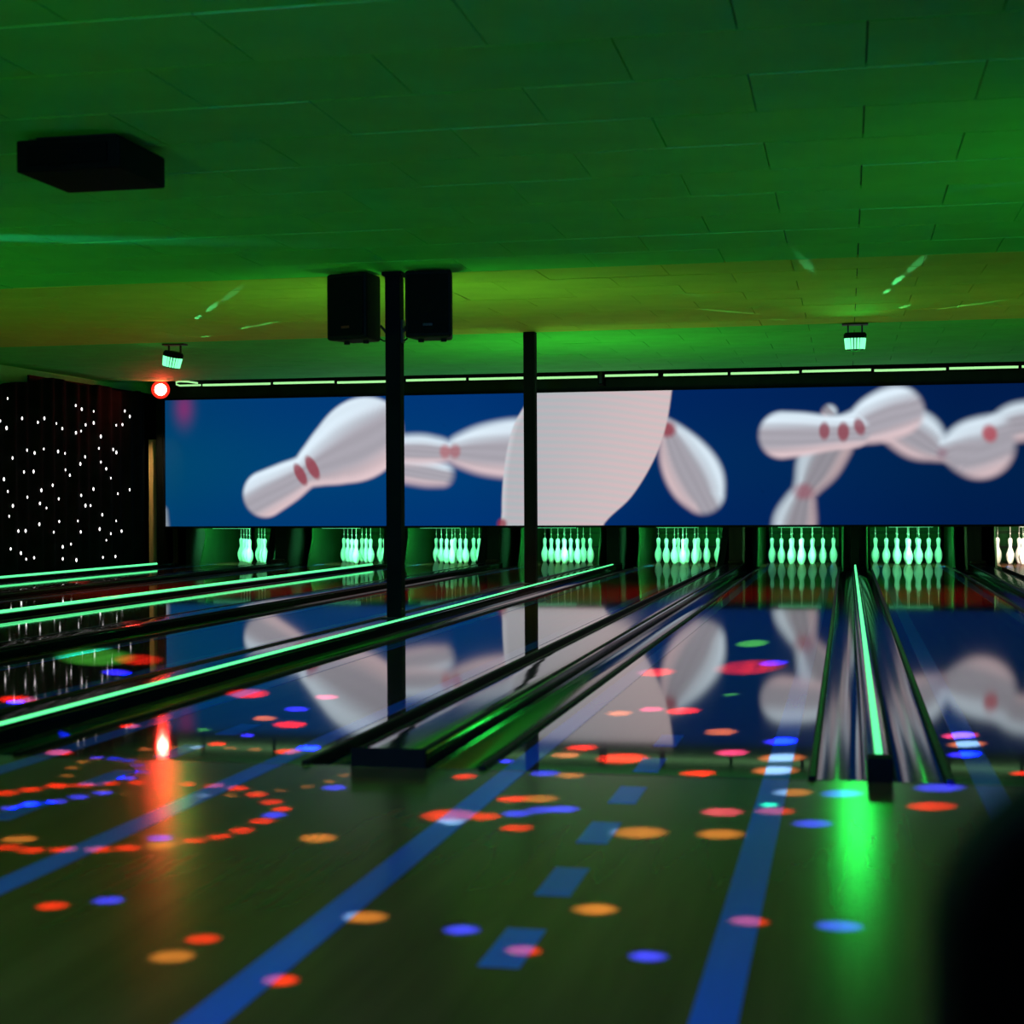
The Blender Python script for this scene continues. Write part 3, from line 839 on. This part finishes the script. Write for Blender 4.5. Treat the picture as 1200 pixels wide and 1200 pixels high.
# ------------------------------------------------------------------ starry curtain
cu = thing('star_curtain', 'black curtain with tiny white star lights on the left wall', 'curtain', (-10.30, 14.0, 0))
n = 220
ysc = [10.2 - 14.0 + (16.85 - 10.2) * k / n for k in range(n + 1)]
vs, fs = [], []
for k, yy in enumerate(ysc):
    y = yy + 14.0
    fold = 0.022 * math.sin(y * 19) + 0.012 * math.sin(y * 7.3 + 1)
    top = 2.40 + 0.20 * max(0, min(1, (y - 12.6) / 1.2)) + 0.02 * math.sin(y * 5)
    for z in (0.02, 0.7, 1.4, top):
        vs.append((fold, yy, z))
for k in range(n):
    for r in range(3):
        a = k * 4 + r
        fs.append((a, a + 4, a + 5, a + 1))
drape = MB().add(vs, fs).build('drape', M_curtain, cu, True)
so = drape.modifiers.new('thickness', 'SOLIDIFY')
so.thickness = 0.012
star_me = MB().lathe([(0.0, -0.023), (0.008, -0.014), (0.011, 0.0), (0.008, 0.014), (0.0, 0.023)], 8).mesh('star_light', M_star, True)
for k, (y, z) in enumerate(STARS):
    o = put('star_light', star_me, cu, (0.05, y - 14.0, z))
    s = 0.75 + 0.4 * ((k * 37) % 11) / 10
    o.scale = (s, s, s)

# ------------------------------------------------------------------ ceiling box, foreground chair
t = thing('ceiling_box', 'flat black equipment box fixed under the ceiling at upper left', 'equipment box', (-3.52, 1.78, 2.455))
MB().box(-0.26, 0.26, -0.26, 0.24, 0.0, 0.15).build('case', M_black, t, bevel=0.01)
MB().box(-0.2, 0.2, -0.18, 0.16, 0.15, 0.178).build('mount_plate', M_metal, t)
MB().box(-0.2, 0.2, -0.275, -0.258, 0.03, 0.12).build('front_panel', M_grille, t)

ch = thing('chair', 'unidentified black shape built as a chair, blurred in the lower right foreground', 'chair', (0.258, -4.42, 0), (0, 0, math.radians(6)))  # chair form given to a dark foreground shape of unknown kind


def rounded(w, z0, z1, y0, y1, r, seg=6):
    pts = []
    for cx, cz, a0 in ((w - r, z1 - r, 0), (-w + r, z1 - r, 90), (-w + r, z0 + r, 180), (w - r, z0 + r, 270)):
        for k in range(seg + 1):
            a = math.radians(a0 + 90 * k / seg)
            pts.append((cx + r * math.cos(a), cz + r * math.sin(a)))
    return MB().prism_y(pts, y0, y1)


rounded(0.22, 0.48, 0.772, -0.02, 0.03, 0.08).build('backrest', M_chair, ch, bevel=0.012)
MB().box(-0.22, 0.22, 0.02, 0.44, 0.42, 0.47).build('seat', M_chair, ch, bevel=0.02)
for sx in (-0.19, 0.19):
    for sy in (0.03, 0.40):
        MB().tube([(sx * 1.1, sy, 0.0), (sx, sy, 0.43)], 0.014, 8).build('leg', M_metal, ch)
    MB().tube([(sx, 0.03, 0.42), (sx, 0.01, 0.60)], 0.012, 8).build('back_support', M_metal, ch)

# ------------------------------------------------------------------ coloured spots on the lanes, thrown by lamps added out of view
SPOT_COL = {'r': (1.0, 0.05, 0.035), 'b': (0.006, 0.012, 1.0), 'a': (1.0, 0.66, 0.28), 'v': (0.55, 0.10, 0.60), 'g': (0.05, 1.0, 0.14)}
SPOT_GAIN = {'r': 1.9, 'b': 13.0, 'a': 1.15, 'v': 3.0, 'g': 2.5}
src0 = Vector((-1.1, -1.9, 2.52))
for key, lst in FLOOR_SPOTS.items():
    for (sx, sy, r) in lst:
        tgt = Vector((sx, sy, 0))
        d = tgt - src0
        dist = d.length
        cosi = -d.z / dist
        ang = 2 * math.degrees(math.atan2(r * 1.25, dist))
        gain = SPOT_GAIN[key] * (0.45 if r < 0.022 else 1.0) * (0.5 if r > 0.1 else 1.0)
        wood = (1.3 if key == 'b' else 1.0) if sy < 0 else 2.2
        spot('disco_beam', src0, tgt, SPOT_COL[key], 150 * gain * wood * dist * dist / cosi, max(1.0, ang), 0.9, 0.004)
